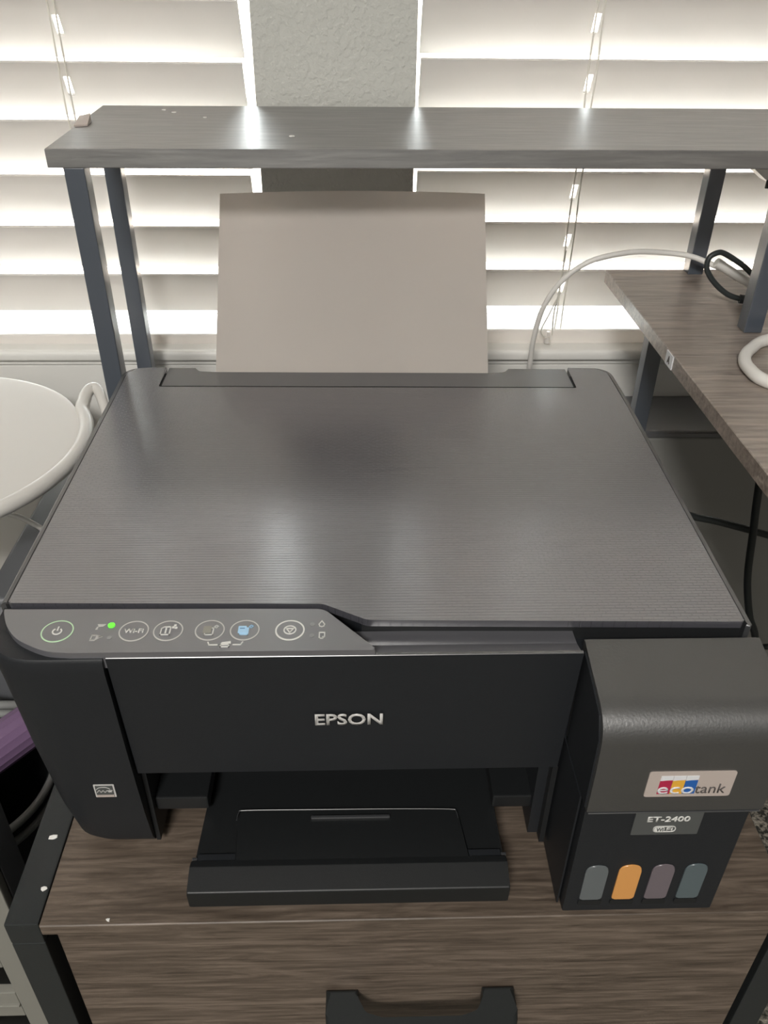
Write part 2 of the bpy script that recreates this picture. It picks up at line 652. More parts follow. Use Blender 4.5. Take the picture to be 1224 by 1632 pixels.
# ================================================================== DRAWER CABINET
cab = thing('drawer_cabinet', 'brown wooden drawer cabinet in a black steel frame under the printer', 'cabinet', (0.03, 0.45, FZ))
obj('cabinet_top', bm_box(-0.1815, 0.2465, 0.2580, 0.675, -0.0090, 0.0, 0.0006, 1), M['wood'], cab)
dr = obj('drawer', bm_box(-0.1745, 0.2400, 0.2600, 0.2760, -0.200, -0.0100, 0.0008, 1), M['wood'], cab)
hd = fillet([(-0.0235, 0.2600, 0), (-0.0235, 0.2310, 0.022), (0.0935, 0.2310, 0.022), (0.0935, 0.2600, 0),
             (0.0735, 0.2600, 0), (0.0735, 0.2540, 0.003), (0.0690, 0.2455, 0.005), (0.0590, 0.2425, 0.006), (0.0110, 0.2425, 0.006), (0.0010, 0.2455, 0.005), (-0.0035, 0.2540, 0.003), (-0.0035, 0.2600, 0)], 6)
obj('handle', bm_prism(hd, -0.0960, -0.0800, 'z', 0.003, 3), M['metal'], dr)
dr2 = obj('drawer', bm_box(-0.1745, 0.2400, 0.2600, 0.2760, -0.430, -0.206, 0.0008, 1), M['wood'], cab)
obj('handle', bm_prism(hd, -0.300, -0.284, 'z', 0.003, 3), M['metal'], dr2)
cs = bm_box(-0.172, 0.238, 0.2765, 0.670, -0.430, -0.0092)
obj('carcass', cs, M['caseblack'], cab)
T = 0.0195
obj('frame_rail', bm_box(-0.2015, -0.1820, 0.2590, 0.800, -T, 0.0, 0.0012), M['metal'], cab)
for q in ((-0.2015, -0.1820, 0.2590), (0.2480, 0.2675, 0.2640), (-0.2015, -0.1820, 0.7800), (0.2480, 0.2675, 0.655)):
    top = -T if q[0] < 0 else -0.012
    obj('leg', bm_box(q[0], q[1], q[2], q[2] + T, FZ, top, 0.0012), M['metal'], cab)
obj('frame_rail', bm_box(0.2480, 0.2675, 0.2835, 0.655, FZ + 0.04, FZ + 0.06, 0.0012), M['metal'], cab)


# ================================================================== HUTCH SHELF (upper board) and RIGHT DESK
hut = thing('hutch_shelf', 'dark wooden shelf board on black steel legs behind the printer', 'shelf', (0.05, 0.72, 0.0))
obj('shelf_board', bm_prism([(-0.2185, 0.6262), (0.92, 0.6420), (0.92, 0.8240), (-0.2252, 0.8140)], 0.3222, 0.3350, 'z', 0.0006, 1), M['shelfwood'], hut)
lg = [(-0.2085, -0.1938, 0.6272, 0.0), (-0.2235, -0.2088, 0.7780, 0.0), (0.3148, 0.3295, 0.7790, 0.1960), (0.3127, 0.3277, 0.6340, 0.1960),
      (0.86, 0.875, 0.78, 0.1960), (0.86, 0.875, 0.645, 0.1960)]
for a, b, y, z in lg:
    o = obj('leg', bm_box(a, b, y, y + 0.015, z, 0.3222, 0.0010), M['hutchmetal'], hut)
obj('brace', bm_box(-0.2140, -0.1990, 0.6430, 0.7775, 0.3170, 0.3220, 0.001), M['hutchmetal'], hut)
fl_ = bmesh.new()
pts = [(-0.2205, 0.7080), (-0.2110, 0.7120), (-0.2130, 0.7310), (-0.2210, 0.7280)]
lo = [fl_.verts.new((x, y, 0.3352)) for x, y in pts]
hi = [fl_.verts.new((x, y, 0.3352 + h)) for (x, y), h in zip(pts, (0.0012, 0.0012, 0.0060, 0.0050))]
fl_.faces.new(lo[::-1])
fl_.faces.new(hi)
for i in range(4):
    fl_.faces.new((lo[i], lo[(i + 1) % 4], hi[(i + 1) % 4], hi[i]))
obj('peeling_edge_strip', fl_, M['silver'], hut, None)
clip = obj('clip_bracket', bm_prism(fillet([(0.3050, 0.3220, 0), (0.3400, 0.3220, 0), (0.3400, 0.2950, 0.003), (0.3300, 0.2990, 0.004), (0.3140, 0.3105, 0.004)], 4),
                                    0.690, 0.712, 'y', 0.001), M['wcable'], hut)
obj('clip_tip', bm_box(0.3255, 0.3400, 0.688, 0.690, 0.2960, 0.3025, 0.0006), M['bcable'], clip)

desk = thing('corner_desk', 'wooden desk board on a black steel leg right of the printer', 'desk', (0.55, 0.55, FZ))
obj('desk_board', bm_prism([(0.2447, 0.20), (0.92, 0.20), (0.92, 0.8060), (0.2395, 0.7932)], 0.1835, 0.1960, 'z', 0.0006, 1), M['deskwood'], desk)
for a, y in ((0.2690, 0.7220), (0.88, 0.735), (0.88, 0.25)):
    obj('leg', bm_box(a, a + 0.015, y, y + 0.015, FZ, 0.1835, 0.001), M['hutchmetal'], desk)
st = obj('sticker', bm_box(0.2404, 0.2420, 0.5880, 0.6030, 0.1845, 0.1952), M['lwhite'], desk)
sa = bmesh.new()
for q in (((0.5976, 0.1870), (0.5956, 0.1928)), ((0.5936, 0.1870), (0.5956, 0.1928)), ((0.5970, 0.1888), (0.5942, 0.1888))):
    (ya, za), (yb, zb) = q
    d = Vector((yb - ya, zb - za)).normalized()
    nrm = Vector((-d.y, d.x)) * 0.0005
    bm_prism([(ya + nrm.x, za + nrm.y), (ya - nrm.x, za - nrm.y), (yb - nrm.x, zb - nrm.y), (yb + nrm.x, zb + nrm.y)], 0.2401, 0.2404, 'x', bm=sa)
obj('sticker_letter', sa, M['lgrey'], st, None)


# ================================================================== PRINTER
PZ = 0.0015
pr = thing('printer', 'black tabletop inkjet printer with ink tank at its right front', 'printer', (0.008, 0.45, 0.0))


def pillar_loop(xl, yf, z, r):
    pts = fillet([(xl, yf, r), (-0.1243, yf, 0), (-0.1243, 0.614, 0), (xl, 0.614, 0.022)], 10)
    return [(x, y, z) for x, y in pts]


body = bm_loft([pillar_loop(-0.1690, 0.3060, 0.0090, 0.040), pillar_loop(-0.1735, 0.3020, 0.0170, 0.043), pillar_loop(-0.1775, 0.2985, 0.045, 0.045),
                pillar_loop(-0.1815, 0.2945, 0.1000, 0.046), pillar_loop(-0.1840, 0.2922, 0.1480, 0.046), pillar_loop(-0.1850, 0.2912, 0.1620, 0.046),
                pillar_loop(-0.1848, 0.2914, 0.1690, 0.046), pillar_loop(-0.1838, 0.2926, 0.1706, 0.046)])
bm_prism(fillet([(-0.1243, 0.3100, 0), (0.1095, 0.3100, 0), (0.1095, 0.3050, 0), (0.1990, 0.3050, 0), (0.2000, 0.600, 0.024), (-0.1243, 0.600, 0)], 10),
         0.0800, 0.1600, 'z', bm=body)
bm_box(-0.1243, 0.1995, 0.40, 0.600, 0.0090, 0.0800, bm=body)
bm_box(0.1000, 0.1990, 0.3060, 0.40, 0.0090, 0.0800, bm=body)
obj('body', body, M['body'], pr, 40)
# the slim upper rim that runs round the lid
rim_out = fillet([(-0.1852, 0.3310, 0), (0.1940, 0.3310, 0), (0.1936, 0.3090, 0), (0.1968, 0.3087, 0.001), (0.2012, 0.570, 0), (0.2008, 0.6165, 0.034), (0.1680, 0.6168, 0), (0.1680, 0.6000, 0),
                  (-0.1545, 0.6000, 0), (-0.1545, 0.6188, 0), (-0.1868, 0.6185, 0.034), (-0.1860, 0.570, 0)], 12)
obj('lid_rim', bm_prism(rim_out, 0.1580, 0.1733, 'z', 0.0012, 3), M['rim'], pr, 40)
groove = fillet([(-0.1822, 0.3305, 0), (0.0, 0.3305, 0), (0.0, 0.3170, 0), (0.1945, 0.3135, 0), (0.1986, 0.570, 0), (0.1980, 0.6140, 0.033), (0.1680, 0.6145, 0), (0.1680, 0.6000, 0),
               (-0.1545, 0.6000, 0), (-0.1545, 0.6165, 0), (-0.1840, 0.6160, 0.033), (-0.1832, 0.570, 0)], 12)
obj('lid_gap_shade', bm_prism(groove, 0.1600, 0.1737, 'z'), M['bodydark'], pr, 40)  # black strip added for the shadow gap round the lid
# feet
for x, y in ((-0.155, 0.335), (0.185, 0.32), (-0.155, 0.585), (0.185, 0.585)):
    obj('foot', bm_lathe([(0, 0), (0.008, 0), (0.008, 0.0095), (0, 0.0095)], x, y, 16), M['bodydark'], pr)

# lid
lid_poly = fillet([(-0.1806, 0.3297, 0.002), (-0.0200, 0.3268, 0.010), (0.0030, 0.3140, 0.010), (0.1930, 0.3098, 0.002), (0.1970, 0.545, 0),
                   (0.1966, 0.6126, 0.032), (0.1668, 0.6136, 0.001), (0.1662, 0.5770, 0.001), (-0.1532, 0.5812, 0.001), (-0.1532, 0.6160, 0.001),
                   (-0.1826, 0.6146, 0.032), (-0.1816, 0.545, 0)], 10)
obj('lid', bm_prism(lid_poly, 0.1708, 0.1750, 'z', 0.0012, 3), M['lid'], pr, 40)
# rear paper feed cover with the slot cut for the paper
flap = fillet([(-0.1515, 0.5826, 0.001), (0.1645, 0.5784, 0.001), (0.1645, 0.6120, 0.001), (0.1190, 0.6128, 0), (0.1150, 0.6065, 0.006), (0.1010, 0.6050, 0.006), (-0.1130, 0.6080, 0.006), (-0.1270, 0.6095, 0.006),
               (-0.1310, 0.6156, 0), (-0.1515, 0.6158, 0.001)], 6)
ff = obj('paper_feed_cover', bm_prism(flap, 0.1655, 0.1745, 'z'), M['flap'], pr, 40)
ps = bm_box(-0.1320, 0.1280, 0.6300, 0.6335, 0.080, 0.1400, 0.001)
obj('paper_support', ps, M['body'], pr)

# control panel
corner = [(q.x, q.y) for q in smooth_path([(-0.1812, 0.3262, 0), (-0.1797, 0.3215, 0), (-0.1747, 0.3118, 0), (-0.1660, 0.3026, 0), (-0.1520, 0.2953, 0), (-0.1400, 0.2936, 0)], 5)]
cp = corner + fillet([(0.0000, 0.2934, 0), (0.0075, 0.2935, 0.001), (-0.0190, 0.3236, 0.009), (-0.06, 0.3244, 0)], 8)
cpo = obj('control_panel', bm_prism(cp, 0.1640, 0.1742, 'z', 0.0008, 2), M['panel'], pr, 40)
ZP = 0.1742


def ring_bm(cx, cy, r, w, z=ZP, h=0.0003, n=40, a0=0.0, a1=2 * PI):
    bm = bmesh.new()
    full = abs(a1 - a0 - 2 * PI) < 1e-6
    m = n if full else n + 1
    L_ = []
    for k in range(m):
        a = a0 + (a1 - a0) * k / n
        c, s = math.cos(a), math.sin(a)
        L_.append([bm.verts.new((cx + q * c, cy + q * s, zz)) for q, zz in ((r - w / 2, z), (r + w / 2, z), (r + w / 2, z + h), (r - w / 2, z + h))])
    for k in range(n if full else n):
        a, b = L_[k], L_[(k + 1) % m]
        for i in range(4):
            bm.faces.new((a[i], b[i], b[(i + 1) % 4], a[(i + 1) % 4]))
    bmesh.ops.recalc_face_normals(bm, faces=bm.faces)
    return bm


def outline_bm(poly, w, z=ZP, h=0.0003, closed=True, bm=None):
    """a flat printed line along a polygon"""
    bm = bm or bmesh.new()
    P = [Vector(p) for p in poly]
    n = len(P)
    for i in range(n if closed else n - 1):
        a, b = P[i], P[(i + 1) % n]
        d = (b - a).normalized()
        q = Vector((-d.y, d.x)) * w / 2
        e = d * w / 2
        bm_prism([tuple(a - e + q), tuple(a - e - q), tuple(b + e - q), tuple(b + e + q)], z, z + h, 'z', bm=bm)
    return bm


def disc_bm(cx, cy, r, z=ZP, h=0.0003, n=20):
    return bm_lathe([(0, z), (r, z), (r, z + h), (0, z + h)], cx, cy, n)


BX = dict(power=(-0.1495, 0.3088, 0.0075), wifi=(-0.1121, 0.3084, 0.0070), info=(-0.0953, 0.3084, 0.0070),
          mono=(-0.0749, 0.3084, 0.0070), colour=(-0.0577, 0.3082, 0.0070), stop=(-0.0354, 0.3078, 0.0069))
btn = {}
for k, (x, y, r) in BX.items():
    b = obj('button', disc_bm(x, y, r, ZP - 0.0002, 0.0004, 40), M['panel'], pr)
    obj('button_ring', ring_bm(x, y, r, 0.0006 if k != 'stop' else 0.0008, ZP), M['greenring'] if k == 'power' else M['mark' if k == 'stop' else 'logo'], b, None)
    btn[k] = b
x, y, r = BX['power']
pw = ring_bm(x, y - 0.0003, 0.0021, 0.0007, ZP + 0.0002, a0=PI * 0.5 + 0.65, a1=PI * 2.5 - 0.65, n=24)
bm_box(x - 0.00035, x + 0.00035, y + 0.0003, y + 0.0031, ZP + 0.0002, ZP + 0.0005, bm=pw)
obj('power_icon', pw, M['mark'], btn['power'], None)
x, y, r = BX['wifi']
text('wifi_lettering', 'Wi-Fi', M['mark'], btn['wifi'], 'flat', x - 0.0048, y - 0.0015, ZP + 0.0002, 0.0096, 0.0030, 0.015, thick=0.0003)
x, y, r = BX['info']
ic = outline_bm([(x - 0.0034, y - 0.0030), (x + 0.0010, y - 0.0030), (x + 0.0010, y + 0.0026), (x - 0.0024, y + 0.0026), (x - 0.0034, y + 0.0014)], 0.0006, ZP + 0.0002)
bm_box(x - 0.0015, x - 0.0007, y - 0.0020, y + 0.0005, ZP + 0.0002, ZP + 0.0005, bm=ic)
bm_box(x - 0.0015, x - 0.0007, y + 0.0009, y + 0.0017, ZP + 0.0002, ZP + 0.0005, bm=ic)
for dx, dy in ((0.0022, 0.0022), (0.0036, 0.0018), (0.0029, 0.0036)):
    bm_box(x + dx - 0.0006, x + dx + 0.0006, y + dy - 0.0006, y + dy + 0.0006, ZP + 0.0002, ZP + 0.0005, bm=ic)
obj('information_icon', ic, M['mark'], btn['info'], None)


def copy_icon(k, fill, line):
    x, y, r = BX[k]
    b = btn[k]
    c = outline_bm([(x - 0.0022, y - 0.0034), (x + 0.0018, y - 0.0034), (x + 0.0018, y + 0.0014), (x - 0.0022, y + 0.0014)], 0.0005, ZP + 0.0002)
    outline_bm([(x + 0.0020, y + 0.0022), (x + 0.0030, y + 0.0034), (x + 0.0040, y + 0.0026), (x + 0.0030, y + 0.0014)], 0.0005, ZP + 0.0002, bm=c)
    obj('copy_icon', c, line, b, None)
    obj('copy_icon_fill', bm_prism(rrect(x - 0.0032, x + 0.0008, y - 0.0024, y + 0.0026, 0.0004, 3), ZP + 0.0003, ZP + 0.0006, 'z'), fill, b, None)


copy_icon('mono', M['taupe'], M['mark'])
copy_icon('colour', M['blueicon'], M['blueicon'])
x, y, r = BX['colour']
obj('copy_icon_back', bm_prism(rrect(x - 0.0022, x + 0.0020, y - 0.0034, y + 0.0016, 0.0004, 3), ZP + 0.0002, ZP + 0.0004, 'z'), M['blueicon'], btn['colour'], None)
obj('copy_icon_line', bm_box(x - 0.0024, x, y + 0.0006, y + 0.0010, ZP + 0.0006, ZP + 0.0008), M['darkicon'], btn['colour'], None)
x, y, r = BX['stop']
sp = ring_bm(x, y, 0.0029, 0.0006, ZP + 0.0002)
outline_bm([(x - 0.0018, y + 0.0011), (x + 0.0018, y + 0.0011), (x, y - 0.0019)], 0.0006, ZP + 0.0002, bm=sp)
obj('stop_icon', sp, M['mark'], btn['stop'], None)
obj('status_light', disc_bm(-0.1240, 0.3126, 0.0017, ZP, 0.0006), M['led'], pr)
for (x, y, r) in ((-0.1229, 0.3038, 0.0011), (-0.0245, 0.3120, 0.0012), (-0.0244, 0.3038, 0.0012)):
    obj('status_light', disc_bm(x, y, r, ZP, 0.0004), M['ledoff'], pr)
ic = bmesh.new()
bm_prism([(-0.1310, 0.3135), (-0.1268, 0.3135), (-0.1280, 0.3120), (-0.1300, 0.3118)], ZP, ZP + 0.0003, 'z', bm=ic)
bm_prism([(-0.1312, 0.3098), (-0.1302, 0.3098), (-0.1300, 0.3120), (-0.1308, 0.3116)], ZP, ZP + 0.0003, 'z', bm=ic)
outline_bm([(-0.1318, 0.3022), (-0.1300, 0.3022), (-0.1272, 0.3048), (-0.1300, 0.3056), (-0.1316, 0.3056)], 0.0007, bm=ic)
bm_prism([(-0.1296, 0.3032), (-0.1264, 0.3046), (-0.1296, 0.3054)], ZP, ZP + 0.0003, 'z', bm=ic)
obj('signal_icon', ic, M['logo'], cpo, None)
ic = outline_bm([(-0.0198, 0.3144), (-0.0212, 0.3120), (-0.0208, 0.3106), (-0.0198, 0.3102), (-0.0188, 0.3106), (-0.0184, 0.3120)], 0.0005)
obj('ink_drop_icon', ic, M['mark'], cpo, None)
ic = outline_bm([(-0.0208, 0.3018), (-0.0192, 0.3018), (-0.0182, 0.3030), (-0.0182, 0.3060), (-0.0208, 0.3060)], 0.0006)
outline_bm([(-0.0192, 0.3018), (-0.0192, 0.3030), (-0.0182, 0.3030)], 0.0005, closed=False, bm=ic)
obj('paper_icon', ic, M['mark'], cpo, None)
ic = outline_bm([(-0.0745, 0.2997), (-0.0738, 0.2980), (-0.0700, 0.2980)], 0.0006, closed=False)
outline_bm([(-0.0622, 0.2980), (-0.0586, 0.2980), (-0.0578, 0.2997)], 0.0006, closed=False, bm=ic)
bm_prism([(-0.0684, 0.2986), (-0.0634, 0.2986), (-0.0636, 0.3004), (-0.0678, 0.2996)], ZP, ZP + 0.0003, 'z', bm=ic)
outline_bm([(-0.0682, 0.2966), (-0.0642, 0.2966), (-0.0642, 0.2982), (-0.0682, 0.2982)], 0.0006, bm=ic)
obj('scan_icon', ic, M['mark'], cpo, None)

# sunken ledge between panel, lid and tank
tr = fillet([(0.3165, 0.1500, 0), (0.3165, 0.1650, 0), (0.3050, 0.1660, 0.004), (0.2952, 0.1692, 0.002), (0.2952, 0.1500, 0)], 5)
obj('ledge', bm_prism(tr, -0.0050, 0.1080, 'x'), M['panel'], pr, 60)

# front cover: slightly leaning plate with a bright top edge
fcv = bmesh.new()
prof = [(0.2928, 0.1700), (0.2950, 0.1703), (0.3080, 0.1600), (0.3110, 0.0780), (0.3005, 0.0772), (0.2990, 0.0785)]
bm_prism(prof, -0.1232, 0.1085, 'x', 0.0006, 2, bm=fcv)
fc = obj('front_cover', fcv, M['body'], pr, 40)
obj('cover_edge', bm_box(-0.1230, 0.1083, 0.2931, 0.2952, 0.1702, 0.1708, 0.0002, 1), M['rim'], fc)
text('maker_logo', 'EPSON', M['logo'], fc, 'front', -0.0243, 0.2942, 0.1207, 0.0350, 0.0083, 0.022, thick=0.0003)

# opening: inside walls, floor bars
op = bm_box(-0.1243, 0.1090, 0.3990, 0.4010, 0.008, 0.0800)
bm_box(-0.1240, -0.1215, 0.3060, 0.400, 0.008, 0.0775, bm=op)
bm_box(0.1060, 0.1090, 0.3000, 0.400, 0.008, 0.0775, bm=op)
bm_box(-0.1215, 0.1060, 0.3450, 0.400, 0.0080, 0.0300, bm=op)
obj('output_opening', op, M['bodydark'], pr)
base = bm_box(-0.1215, -0.0905, 0.3100, 0.400, 0.0310, 0.0420, 0.0015)
obj('chassis_bar', base, M['tray'], pr)
obj('chassis_bar', bm_box(0.0770, 0.1060, 0.3100, 0.400, 0.0280, 0.0385, 0.0015), M['tray'], pr)

# output tray
tp = fillet([(-0.0955, 0.2700, 0), (0.0805, 0.2680, 0), (0.0770, 0.3900, 0), (-0.0905, 0.3900, 0)], 2)
trayo = obj('output_tray', bm_prism(tp, 0.0170, 0.0262, 'z', 0.001, 2), M['tray'], pr)
lip = fillet([(0.2615, 0.0095, 0.0015), (0.2605, 0.0250, 0.0015), (0.2740, 0.0290, 0.002), (0.2780, 0.0285, 0), (0.2780, 0.0130, 0)], 4)
obj('tray_lip', bm_prism(lip, -0.0968, 0.0812, 'x', 0.0008, 2), M['tray'], trayo, 40)
ex = fillet([(-0.0720, 0.2760, 0), (0.0610, 0.2745, 0), (0.0560, 0.3095, 0.006), (-0.0740, 0.3110, 0.006)], 6)
exo = obj('tray_extension', bm_prism(ex, 0.0262, 0.0285, 'z', 0.0008, 2), M['tray'], trayo, 40)
obj('bevel_highlight', bm_tube([(-0.0742, 0.3040, 0.0283), (-0.0735, 0.3092, 0.0284), (-0.0690, 0.3106, 0.0285), (-0.03, 0.3104, 0.0285), (0.02, 0.3100, 0.0285), (0.0515, 0.3092, 0.0285), (0.0555, 0.3078, 0.0284), (0.0563, 0.3030, 0.0283)], 0.0003, 6, 5), M['rim'], exo)  # paler strip added for the light caught on the bevel
obj('finger_grip', bm_box(-0.0305, 0.0160, 0.3035, 0.3055, 0.0284, 0.0300, 0.0005), M['rim'], exo)
for a, b in ((-0.0935, -0.0720), (0.0590, 0.0785)):
    obj('tray_corner', bm_box(a, b, 0.2760, 0.2830, 0.0262, 0.0278, 0.0006), M['body'], trayo)
    s = -1 if a < 0 else 1
    e = a if s < 0 else b
    obj('hinge_pin', bm_box(min(e, e + s * 0.003), max(e, e + s * 0.003), 0.2790, 0.2810, 0.0240, 0.0275, 0.0004), M['rim'], trayo)
sup = bm_box(-0.06, 0.045, 0.268, 0.39, 0.0, 0.0172, 0.001)
obj('tray_support', sup, M['bodydark'], trayo)

# energy mark on the left pillar
em = bmesh.new()
bm_prism(rrect(-0.1478, -0.1365, 0.0622, 0.0728, 0.0004, 2), 0.2962, 0.2970, 'y', bm=em)
emo = obj('energy_label', em, M['logo'], pr, None)
obj('label_field', bm_box(-0.1468, -0.1375, 0.2956, 0.2962, 0.0650, 0.0720), M['label'], emo, None)
obj('label_strip', bm_box(-0.1468, -0.1375, 0.2956, 0.2962, 0.0630, 0.0645), M['silver'], emo, None)
sq = bm_tube([(-0.1462, 0.2955, 0.0672), (-0.1448, 0.2955, 0.0690), (-0.1440, 0.2955, 0.0672), (-0.1428, 0.2955, 0.0688), (-0.1418, 0.2955, 0.0672),
              (-0.1406, 0.2955, 0.0688), (-0.1398, 0.2955, 0.0674)], 0.0002, 5, 4)
bm_tube([(-0.1464, 0.2955, 0.0696), (-0.1445, 0.2955, 0.0712), (-0.1410, 0.2955, 0.0714), (-0.1388, 0.2955, 0.0700)], 0.00018, 5, 4, bm=sq)
star = []
for k in range(10):
    a = PI / 2 + k * PI / 5
    q = 0.0013 if k % 2 == 0 else 0.0006
    star.append((-0.1388 + q * math.cos(a), 0.0684 + q * math.sin(a)))
bm_prism(star, 0.2952, 0.2956, 'y', bm=sq)
obj('energy_emblem', sq, M['logo'], emo, None)

# ink tank unit: lower housing and curved lid
th = bm_box(0.1125, 0.1980, 0.2595, 0.3060, 0.0020, 0.0980, 0.0012)
bm_box(0.1105, 0.1115, 0.2650, 0.3060, 0.0020, 0.0980, bm=th)
tko = obj('ink_tank', th, M['body'], pr)
tprof = fillet([(0.3045, 0.0990, 0), (0.3045, 0.1698, 0.001), (0.2860, 0.1662, 0), (0.2560, 0.1618, 0.020), (0.2545, 0.1300, 0), (0.2545, 0.0990, 0.001)], 10)
tc_ = bm_prism(tprof, 0.1112, 0.1995, 'x', 0.0016, 3)
tlo = obj('ink_tank_cover', tc_, M['tank'], pr, 40)
obj('seam_highlight', bm_box(0.1120, 0.1985, 0.2541, 0.2600, 0.0982, 0.0990, 0.0002, 1), M['rim'], tlo)  # paler strip added for the highlight along the cover seam
obj('cover_side_panel', bm_prism([(0.2990, 0.1005), (0.2990, 0.1660), (0.2850, 0.1640), (0.2640, 0.1590), (0.2580, 0.1480), (0.2570, 0.1005)], 0.1104, 0.1113, 'x'), M['body'], tlo, 30)
sk = bm_prism(rrect(0.1372, 0.1796, 0.1115, 0.1300, 0.0016, 4), 0.2540, 0.2546, 'y')
sko = obj('logo_plate', sk, M['silver'], tlo, None)
zb, zt = 0.1140, 0.1272
yl = 0.2540
for a, mt in ((0.1432, 'lred'), (0.1494, 'lyellow'), (0.1556, 'lblue')):
    obj('logo_square', bm_box(a, a + 0.0060, yl - 0.0003, yl, zb, 0.1238), M[mt], sko, None)
    obj('logo_square_top', bm_prism([(a, 0.1238), (a + 0.0060, 0.1246), (a + 0.0060, zt), (a, zt)], yl - 0.0003, yl, 'y'), M['lwhite'], sko, None)
text('logo_lettering', 'eco', M['lwhite'], sko, 'front', 0.1430, yl - 0.0003, 0.1142, 0.0178, 0.0052, 0.005, thick=0.0003)
text('logo_lettering', 'tank', M['lgrey'], sko, 'front', 0.1614, yl - 0.0001, 0.1142, 0.0150, 0.0068, -0.006, thick=0.0003)
ml = bm_prism(rrect(0.1388, 0.1738, 0.0738, 0.0922, 0.0005, 2), 0.2588, 0.2596, 'y')
mlo = obj('model_label', ml, M['label'], tko, None)
text('model_lettering', 'ET-2400', M['mark'], mlo, 'front', 0.1455, 0.2588, 0.0848, 0.0220, 0.0043, 0.02, thick=0.0003)
wl_ = bm_prism(rrect(0.1500, 0.1557, 0.0767, 0.0808, 0.0019, 5), 0.2584, 0.2588, 'y')
obj('wifi_badge', wl_, M['mark'], mlo, None)
rr_ = rrect(0.1500, 0.1614, 0.0766, 0.0809, 0.0020, 5)
bb = bmesh.new()
for i in range(len(rr_)):
    (xa, za), (xb, zb_) = rr_[i], rr_[(i + 1) % len(rr_)]
    d = Vector((xb - xa, zb_ - za))
    if d.length < 1e-6:
        continue
    d.normalize()
    nn = Vector((-d.y, d.x)) * 0.0002
    bm_prism([(xa + nn.x, za + nn.y), (xa - nn.x, za - nn.y), (xb - nn.x, zb_ - nn.y), (xb + nn.x, zb_ + nn.y)], 0.2584, 0.2588, 'y', bm=bb)
obj('wifi_badge_outline', bb, M['mark'], mlo, None)
text('wifi_badge_lettering', 'Wi', M['label'], mlo, 'front', 0.1513, 0.2584, 0.0774, 0.0038, 0.0028, 0.012, thick=0.0003)
text('wifi_badge_lettering', 'Fi', M['mark'], mlo, 'front', 0.1567, 0.2586, 0.0774, 0.0032, 0.0028, 0.012, thick=0.0003)
for i, a in enumerate((0.1205, 0.1386, 0.1568, 0.1748)):
    pts = fillet([(a, 0.0145, 0.002), (a + 0.0124, 0.0145, 0.002), (a + 0.0124, 0.0465, 0.006), (a, 0.0465, 0.006)], 6)
    wn = obj('ink_window', bm_prism(pts, 0.2588, 0.2597, 'y', 0.0003, 1), M['ink%d' % i], tko, 30)
    wn['label'] = ['smoky grey ink window', 'orange yellow ink window', 'dull mauve ink window', 'dark blue-grey ink window'][i]
    obj('level_mark', bm_prism(rrect(a - 0.0003, a + 0.0127, 0.0095, 0.0140, 0.001, 3), 0.2586, 0.2597, 'y'), M['bodydark'], tko, None)


# ================================================================== PAPER
pg = bmesh.new()
NX, NV = 16, 12
rows = []
P0 = Vector((-0.0062, 0.6085, 0.1740))
ux = Vector((0.2159, -0.0042, 0.0018))
uv = Vector((0.0012, 0.0985, 0.1125))
for j in range(NV + 1):
    v = -0.06 + 1.06 * j / NV
    row = []
    for i in range(NX + 1):
        u = i / NX - 0.5
        bow = (1 - (2 * u) ** 2) * 0.0035 * v
        p = P0 + ux * u + uv * v + Vector((0, bow, bow * 0.4))
        row.append(pg.verts.new(p))
    rows.append(row)
for j in range(NV):
    for i in range(NX):
        pg.faces.new((rows[j][i], rows[j][i + 1], rows[j + 1][i + 1], rows[j + 1][i]))
bmesh.ops.solidify(pg, geom=list(pg.faces), thickness=0.0003)
tag(obj('paper_sheet', pg, M['paper'], None, 60), 'blank white paper sheet standing in the rear feed of the printer', 'paper')


# ================================================================== LEFT SIDE
# round white stool with a rolled rim and a hooked handle
cx, cy, rz = -0.3833, 0.6290, 0.0960
stl = thing('round_stool', 'round white plastic stool top with rolled rim left of the printer', 'stool', (cx, cy, FZ))
obj('stool_seat', bm_lathe([(0, rz - 0.006), (0.138, rz - 0.006), (0.1385, rz + 0.001), (0.134, rz + 0.0020), (0.100, rz - 0.0005), (0.05, rz - 0.002), (0, rz - 0.0025)], cx, cy, 72), M['white'], stl, 50)
rimpts = []
for k in range(0, 27):
    a = -2.9 + (0.50 + 2.9) * k / 26
    rimpts.append((cx + 0.1430 * math.cos(a), cy + 0.1430 * math.sin(a), rz - 0.001))
rimpts += [(-0.2598, 0.7120, rz + 0.000), (-0.2605, 0.7250, rz + 0.002), (-0.2578, 0.7335, rz + 0.004), (-0.2520, 0.7325, rz + 0.004),
           (-0.2455, 0.7200, rz + 0.001), (-0.2395, 0.7060, rz - 0.004), (-0.2350, 0.6980, rz - 0.014)]
obj('stool_rim', bm_tube(rimpts, 0.0060, 12, 3, radii=[0.0064] * 26 + [0.0060, 0.0056, 0.0052, 0.0050, 0.0047, 0.0044, 0.0042]), M['white'], stl, 60)
obj('pedestal', bm_lathe([(0, rz - 0.006), (0.028, rz - 0.006), (0.026, -0.1), (0.03, -0.48), (0.10, -0.52), (0.115, FZ), (0, FZ)], cx, cy, 40), M['white'], stl, 50)

# low dark case whose top shows along the printer's left edge
lc = thing('storage_case', 'charcoal plastic case standing close along the left side of the printer', 'case', (-0.25, 0.64, FZ))
obj('case_body', bm_box(-0.2960, -0.2060, 0.5050, 0.735, FZ, 0.0200, 0.012, 5), M['caseblack'], lc)
obj('front_pocket', bm_box(-0.360, -0.2080, 0.4930, 0.5050, FZ, -0.030, 0.005, 4), M['caseblack'], lc)
obj('case_lid', bm_box(-0.2965, -0.2055, 0.5045, 0.7355, 0.0205, 0.0300, 0.004, 3), M['caseblack'], lc)

